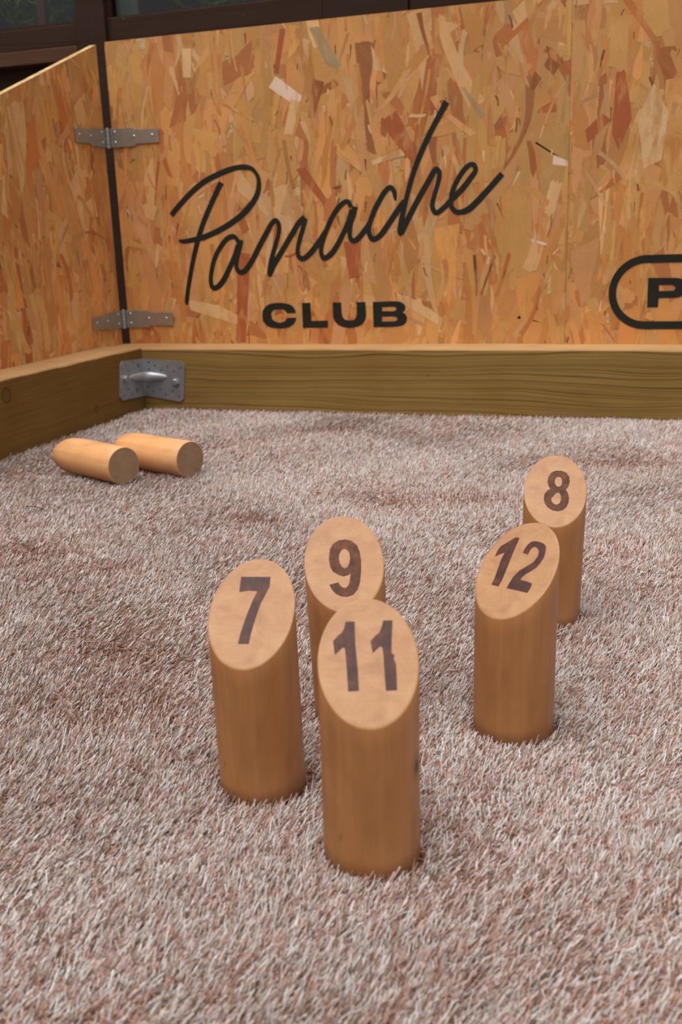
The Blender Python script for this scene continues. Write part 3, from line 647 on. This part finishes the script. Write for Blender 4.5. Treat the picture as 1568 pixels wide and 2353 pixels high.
# lettering printed on the boards
FR = 0.0016
ink = MB()
for k, s in enumerate(STROKES):
    pts = catmull(s, 5)
    n = len(ink.v); m = len(pts); d0_ = FR+k*0.000004
    for i, p in enumerate(pts):
        dd = pts[min(i+1, m-1)][:2]-pts[max(i-1, 0)][:2]
        L = math.hypot(*dd) or 1; nx, nz = -dd[1]/L, dd[0]/L
        w = max(p[2], 0.002)/2; d1 = d0_+i*0.0000005
        for sg, d in ((1, d1), (-1, d1), (-1, FR-0.0004), (1, FR-0.0004)):
            ink.v.append(fn_back(p[0]+nx*w*sg, p[1]+nz*w*sg, d))
    for i in range(m-1):
        for j in range(4):
            a, b2 = n+i*4+j, n+i*4+(j+1) % 4
            ink.f.append((a, b2, b2+4, a+4)); ink.m.append(0)
    ink.f.append((n, n+1, n+2, n+3)); e_ = n+(m-1)*4; ink.f.append((e_+3, e_+2, e_+1, e_)); ink.m += [0, 0]
o = ink.build('script_lettering', [INK], bA); o['label'] = 'dark green slanting handwritten word'
ink = MB()
for loops in CLUB: ink.prism(loops, fn_back, FR-0.0004, FR)
o = ink.build('block_lettering', [INK], bA); o['label'] = 'bold dark green capital lettering below the script'
ink = MB()
def pill(x0, x1, zt, zb):
    r = (zt-zb)/2; zc = (zt+zb)/2
    a = [(x0+r-r*math.sin(t), zc+r*math.cos(t)) for t in np.linspace(0, math.pi, 40)]
    b = [(x1-r+r*math.sin(t), zc-r*math.cos(t)) for t in np.linspace(0, math.pi, 40)]
    return a+b
ink.prism([pill(0.9805, 1.52, 0.2978, 0.1580), pill(0.9945, 1.506, 0.2828, 0.1730)], fn_back, FR-0.0004, FR)
o = ink.build('oval_outline', [INK], bB); o['label'] = 'black rounded outline'
ink = MB(); ink.prism(LETTER_P, fn_back, FR-0.0004, FR)
o = ink.build('block_letter', [INK], bB); o['label'] = 'bold black letter P'

# ------------------------------------------------------------------ strap hinges
def hinge(z, dz, label, lz=0.0):
    root = empty('strap_hinge', (-0.09, 0.09, z)); tag(root, label, 'hinge', 'strap hinges joining the boards')
    ox, oy = -0.09, 0.09
    H1, H2 = 0.0192, 0.0148
    dd = 0.0018; g = 0.0011
    def leaf(fn, drop):
        prof = [(0.006, H1), (0.064, H1), (0.0652, H2), (0.124, H2-0.001), (0.1235, -H2), (0.068, -H2), (0.0645, -H1), (0.006, -H1)]
        prof = [(p[0], p[1]+drop*p[0]) for p in prof]
        b = MB(); b.prism([prof], fn, 0.0, dd)
        o = b.build('leaf', [BRONZE if drop is not None else STEEL], root); bevel(o, 0.0004, 1)
        for (a, h) in ((0.0175, 0.0118), (0.0175, -0.0095), (0.0640, 0.0012), (0.108, 0.0012)):
            c = Vector(fn(a, h+drop*a, dd-0.0003)); ax = Vector(fn(a, h, 1))-Vector(fn(a, h, 0))
            sc = MB(); sc.lathe([(0.0030, 0), (0.0028, 0.0008), (0.0018, 0.0015), (0.0006, 0.0018)], c, ax, 16)
            s = sc.build('screw', [SCREW], o, True)
    leaf(lambda u, v, d: (u, PY-0.09-g-FR*0.9-d, v), dz)
    leaf(lambda u, v, d: (PXL+0.09+g+FR*0.9+d, -u, v), -dz if lz == 0 else lz)
    b = MB()
    for k in range(5):
        a = -0.0205+k*0.0082
        b.lathe([(0.0040, 0.0002), (0.0046, 0.0006), (0.0046, 0.0074), (0.0040, 0.0078)], (0.0015, -0.0015, a), (0, 0, 1), 20)
    b.lathe([(0.0030, -0.001), (0.0030, 0.0425)], (0.0015, -0.0015, -0.0205), (0, 0, 1), 16)
    b.build('knuckle', [STEEL], root, False)
hinge(0.5728, 0.0, 'upper steel strap hinge joining the left and large boards')
hinge(0.1852, 0.0, 'lower steel strap hinge joining the left and large boards, just above the beam')

# ------------------------------------------------------------------ perforated angle bracket
BR_R = [(0.0035, 0.1076), (0.0965, 0.1015), (0.1035, 0.0935), (0.0960, 0.0215), (0.0865, 0.0140), (0.0035, 0.0262)]
BR_L = [(-0.0035, 0.1076), (-0.0880, 0.1130), (-0.0985, 0.1050), (-0.1100, 0.0405), (-0.1020, 0.0315), (-0.0035, 0.0262)]
def circ(cx, cz, r, n=12, sz=1.0): return [(cx+r*math.cos(-2*math.pi*i/n), cz+r*sz*math.sin(-2*math.pi*i/n)) for i in range(n)]
root = empty('angle_bracket', (0, 0, 0.05))
tag(root, 'grey perforated steel angle bracket bolted into the corner of the beams', 'bracket')
q = MB()
fr = lambda u, v, d: (u, -0.0004-d, v-0.05)
fl_ = lambda u, v, d: (0.0004+d, u, v-0.05)
q.prism([BR_R]+[circ(a, b, 0.0021) for a, b in BH_R], fr, 0, 0.0028)
o = q.build('flange', [STEEL], root)
q = MB(); q.prism([BR_L]+[circ(a, b, 0.0021) for a, b in BH_L[:8]]+[circ(a, b, 0.0030, 14, 1.9) for a, b in BH_L[8:]], fl_, 0, 0.0028)
o = q.build('flange', [STEEL], root)
q = MB()     # rounded inner bend between the flanges
prof = [(0.0004, -0.0036), (0.0032, -0.0036), (0.0036, -0.0032), (0.0036, -0.0004), (0.0004, -0.0004)]
q.v = [(a, b, 0.0262-0.05) for a, b in prof]+[(a, b, 0.1076-0.05) for a, b in prof]
q.f = [(0, 1, 2, 3, 4)[::-1], (5, 6, 7, 8, 9)]+[(i, (i+1) % 5, 5+(i+1) % 5, 5+i) for i in range(5)]; q.m = [0]*7
q.build('bend', [STEEL], root)
q = MB()
path = catmull([(0.000, -0.070, 0.0245), (0.003, -0.058, 0.0240), (0.0075, -0.040, 0.0225), (0.0125, -0.024, 0.0212), (0.0175, -0.0165, 0.0205), (0.026, -0.0115, 0.0200),
                (0.040, -0.0070, 0.0190), (0.052, -0.003, 0.0180), (0.062, 0.0002, 0.0172)], 5)
rr = [0.0022+0.0086*math.sin(math.pi*i/(len(path)-1))**0.9 for i in range(len(path))]
q.tube(path, rr, 24, 0.75)
q.build('pressed_rib', [STEEL], root, True)
for c, ax in (((0.0800, -0.0032, 0.0573-0.05), (0, -1, 0)), ((0.0032, -0.0850, 0.0752-0.05), (1, 0, 0))):
    q = MB()
    q.lathe([(0.0092, 0), (0.0092, 0.0012)], c, ax, 24)
    q.lathe([(0.0076, 0.0012), (0.0076, 0.0062), (0.0062, 0.0072)], c, ax, 6)
    q.build('hex_bolt', [STEEL], root)

# ------------------------------------------------------------------ wooden pins
KCUT = 0.9518; PH = 0.1497; SINK = 0.0060
def pin_mesh(r, seed, h=PH):
    N = 96
    zc = h-r*KCUT
    cz = lambda y: zc+KCUT*y
    v = []; f = []; m = []
    def ring(fnc):
        s = len(v)
        for i in range(N):
            t = 2*math.pi*i/N; v.append(fnc(math.cos(t), math.sin(t)))
        return s
    def band(a, b, mi):
        for i in range(N):
            j = (i+1) % N; f.append((a+i, a+j, b+j, b+i)); m.append(mi)
    ra = ring(lambda c, s: ((r-0.0012)*c, (r-0.0012)*s, -SINK))
    rb = ring(lambda c, s: (r*c, r*s, -SINK+0.0010))
    prev = rb; f.append(tuple(range(ra, ra+N))[::-1]); m.append(2); band(ra, rb, 0)
    for k in range(1, 8):
        q = k/8
        rc = ring(lambda c, s: (r*c, r*s, (-SINK+0.001)*(1-q)+(cz(r*s)-0.0009)*q)); band(prev, rc, 0); prev = rc
    r1 = ring(lambda c, s: (r*c, r*s, cz(r*s)-0.0008)); band(prev, r1, 0)
    r2 = ring(lambda c, s: ((r-0.0003)*c, (r-0.0003)*s, cz((r-0.0003)*s)-0.0002)); band(r1, r2, 1)
    r3 = ring(lambda c, s: ((r-0.0011)*c, (r-0.0011)*s, cz((r-0.0011)*s))); band(r2, r3, 1)
    f.append(tuple(range(r3, r3+N))); m.append(1)
    return v, f, m

def pin_body(root, r, seed, h=PH):
    v, f, m = pin_mesh(r, seed, h)
    o = mesh_obj('body', v, f, [SIDE, CUTM, ENDM], root, False, m)
    for p in o.data.polygons: p.use_smooth = (p.material_index == 0 and len(p.vertices) == 4)
    return o

PINS = {'7': (0.87337, -1.42010, 1.67855, -0.00787, -0.00594, 0.02924),
        '9': (0.90167, -1.30428, 1.92868, -0.02405, -0.01090, 0.03009),
        '11': (0.96938, -1.47749, 1.90012, 0.00992, -0.00422, 0.02943),
        '12': (1.02539, -1.29444, 1.17538, 0.01181, 0.00705, 0.02992),
        '8': (1.02153, -1.06111, 1.70131, 0.02898, 0.00152, 0.02879)}
LAB = {'7': 'upright wooden pin with a slanted top burnt with the number 7',
       '9': 'upright wooden pin numbered 9, standing behind the pins 7 and 11',
       '11': 'nearest upright wooden pin, its slanted top burnt with the number 11',
       '12': 'upright wooden pin numbered 12, in front of the pin marked 8',
       '8': 'farthest upright wooden pin, its slanted top burnt with the number 8'}
pin_at = []
for nm, (x, y, a, tx, ty, r) in PINS.items():
    T = Vector((tx, ty, 1)).normalized()
    e1 = Vector((1, 0, -T[0]/T[2])).normalized(); e2 = T.cross(e1)
    hi = e1*math.cos(a)+e2*math.sin(a); sd = hi.cross(T)
    root = empty('numbered_pin')
    mw = Matrix((sd, hi, T)).transposed().to_4x4(); mw.translation = (x, y, 0)
    root.matrix_world = mw
    tag(root, LAB[nm], 'pin', 'numbered wooden pins standing on the turf')
    b_ = pin_body(root, r, int(nm))
    if nm == '11': b_.data.materials[0] = SIDEK
    q = MB(); nv = Vector((0, -KCUT, 1)).normalized()
    def fcut(u, v, d, r=r): return (u, v-KCUT*d/math.hypot(1, KCUT), PH-r*KCUT+KCUT*v+d/math.hypot(1, KCUT))
    for loops in NUMERALS[nm]: q.prism(loops, fcut, -0.0002, 0.00012)
    o = q.build('numeral', [BURN2 if nm in '89' else BURN], root); o['label'] = 'dark brown burnt number %s' % nm
    pin_at.append((x, y, r))

def lying(px, py, d, roll, r, label):
    d = Vector(d).normalized(); side = Vector((d.y, -d.x, 0)).normalized()
    if side.y > 0: side = -side
    hi = (side*math.cos(roll)+Vector((0, 0, 1))*math.sin(roll)).normalized()
    xx = hi.cross(d)
    root = empty('wooden_pin'); mw = Matrix((xx, hi, d)).transposed().to_4x4()
    mw.translation = Vector((px, py, r-0.0035))+d*SINK
    root.matrix_world = mw
    tag(root, label, 'pin', 'wooden pins lying on the turf')
    b_ = pin_body(root, r, 40); b_.data.materials[0] = SIDE_LIT
lying(0.3216, -0.6492, (-0.1308, 0.0602, 0), 0.1, 0.0292, 'wooden pin lying on its side, left and nearer of the two lying pins')
lying(0.4046, -0.5893, (-0.112, 0.044, 0), 0.35, 0.0290, 'wooden pin lying on its side, right of and behind the other lying pin')

# ------------------------------------------------------------------ loose dark fibres
NEED = mat_plain('dark_needle', lin(58, 46, 40), 0.7)
for (a, b2, lab) in (((0.3246, -0.4030), (0.3225, -0.3455), 'thin dark dry needle on the turf beside the lying pin end, upper one'),
                     ((0.3548, -0.4528), (0.3844, -0.4584), 'thin dark dry needle on the turf beside the lying pin end, lower one'),
                     ((0.2609, -0.8191), (0.3132, -0.8438), 'thin dark dry needle lying on the turf near the left edge')):
    q = MB(); A_, B_ = Vector((*a, 0.0025)), Vector((*b2, 0.004))
    q.tube([A_, A_.lerp(B_, 0.35)+Vector((0.001, 0.001, 0.003)), A_.lerp(B_, 0.7)+Vector((-0.001, 0.001, 0.003)), B_], [0.0004, 0.0006, 0.0005, 0.0003], 6)
    tag(q.build('dry_needle', [NEED], None, True), lab, 'needle')

# ------------------------------------------------------------------ artificial turf
rng = np.random.default_rng(5)
PATCH = [(0.692, -1.367, 0.035), (0.717, -1.330, 0.03), (0.642, -1.243, 0.03), (0.756, -0.678, 0.05), (0.857, -0.640, 0.05), (0.471, -0.187, 0.06),
         (0.506, -1.027, 0.035), (0.378, -0.986, 0.04), (1.038, -0.379, 0.06), (1.018, -1.12, 0.03), (0.60, -0.80, 0.03)]
def field(x, y, s, k=0):
    return (np.sin(x*s+1.3+k)*np.cos(y*s*1.13+0.4+2*k)+np.sin((x*0.8+y*1.1)*s*1.7+2.1+k)*0.6+np.sin((x*1.3-y)*s*2.9+0.7+3*k)*0.4)/2
def blades(n, x0, x1, y0, y1, dens_near):
    x = rng.uniform(x0, x1, n); y = rng.uniform(y0, y1, n)
    dx, dy = x-CAM.x, y-CAM.y
    depth = dx*fw.x/math.hypot(fw.x, fw.y)+dy*fw.y/math.hypot(fw.x, fw.y)
    lat = dx*rt.x+dy*rt.y
    vis = (depth > 0.28) & (np.abs(lat) < 0.34*depth+0.10)
    dens = np.where(vis, np.clip(1.15-0.30*depth, 0.42, 1.0), 0.16)
    patch = np.zeros(n)
    for (a, b, r) in PATCH: patch = np.maximum(patch, np.exp(-(((x-a)/(r*1.3))**2+((y-b)/(r*0.7))**2)))
    keep = rng.uniform(0, 1, n) < dens*(1-0.12*patch)
    x, y, dens, patch, depth = x[keep], y[keep], dens[keep], patch[keep], depth[keep]
    # nothing grows inside the standing pins
    ok = np.ones(len(x), bool)
    for (a, b, r) in pin_at: ok &= (x-a)**2+(y-b)**2 > (r+0.0008)**2
    return x[ok], y[ok], dens[ok], patch[ok]
X0, X1, Y0, Y1 = 0.002, 2.1, -2.1, -0.002
NC = int((X1-X0)*(Y1-Y0)*1e4*58)
x, y, dens, patch = blades(NC, X0, X1, Y0, Y1, 40)
n = len(x)
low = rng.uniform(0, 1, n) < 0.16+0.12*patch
az = 0.70+0.7*field(x, y, 5.0)+0.4*field(x, y, 17, 1)+rng.normal(0, 0.50, n)
tilt = np.clip(rng.normal(0.85, 0.24, n)+0.25*field(x, y, 11, 2), 0.1, 1.45)
tilt = np.where(low, 1.35, tilt); az = np.where(low, rng.uniform(0, 6.28, n), az)
Lb = rng.uniform(0.0105, 0.0175, n)*(1-0.25*patch)
wd = rng.uniform(0.0006, 0.00105, n)*np.clip(dens, 0.3, 1)**-0.45
tone = np.clip(rng.beta(1.35, 1.15, n)+0.08*field(x, y, 9, 3)-0.15*patch+0.02, 0, 1)
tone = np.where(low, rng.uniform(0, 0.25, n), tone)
tw = rng.normal(0, 0.6, n)
ca, sa = np.cos(az), np.sin(az)
V = np.zeros((n, 6, 3), np.float32)
zb_ = np.where(low, GZ+rng.uniform(0.001, 0.006, n), GZ)
px_ = np.stack([-sa, ca, np.zeros(n)], 1)
cur = np.stack([x, y, zb_], 1)
for k, (tk, lk, wk) in enumerate(((0, 0, 1.0), (0.85, 0.5, 0.95), (1.15, 0.5, 0.6))):
    th = np.clip(tilt*tk, 0, 1.5)
    d = np.stack([np.sin(th)*ca, np.sin(th)*sa, np.cos(th)], 1)
    cur = cur + d*(Lb*lk)[:, None]
    nn = np.cross(d, px_)
    w = px_*np.cos(tw)[:, None]+nn*np.sin(tw)[:, None]
    V[:, 2*k] = cur-w*(wd*wk*0.5)[:, None]; V[:, 2*k+1] = cur+w*(wd*wk*0.5)[:, None]
V[..., 0] = np.maximum(V[..., 0], 0.0012); V[..., 1] = np.minimum(V[..., 1], -0.0012)
me = bpy.data.meshes.new('artificial_turf')
base = (np.arange(n)*6)[:, None]
Q = np.concatenate([base+np.array([0, 1, 3, 2]), base+np.array([2, 3, 5, 4])], 1).reshape(-1)
gx, gy = X1, Y1
ground = np.array([[X0, Y0, GZ+0.0006], [X1, Y0, GZ+0.0006], [X1, Y1, GZ+0.0006], [X0, Y1, GZ+0.0006]], np.float32)
allv = np.concatenate([V.reshape(-1, 3), ground])
allq = np.concatenate([Q, np.array([6*n, 6*n+1, 6*n+2, 6*n+3])]).astype(np.int32)
nf = 2*n+1
me.vertices.add(len(allv)); me.vertices.foreach_set('co', allv.ravel())
me.loops.add(nf*4); me.loops.foreach_set('vertex_index', allq)
me.polygons.add(nf); me.polygons.foreach_set('loop_start', np.arange(nf, dtype=np.int32)*4)
me.materials.append(BLADE); me.materials.append(THATCH)
mi = np.zeros(nf, np.int32); mi[-1] = 1
me.polygons.foreach_set('material_index', mi)
at = me.attributes.new('tone', 'FLOAT', 'FACE')
tf = np.repeat(tone, 2).astype(np.float32); tf = np.append(tf, 0.1).astype(np.float32)
at.data.foreach_set('value', tf)
me.update(calc_edges=True)
me.polygons.foreach_set('use_smooth', np.ones(nf, bool))
turf = bpy.data.objects.new('artificial_turf', me); COL.objects.link(turf)
tag(turf, 'pale grey and pinkish brown artificial turf covering the play area', 'turf', kind='stuff')
print('blades', n)
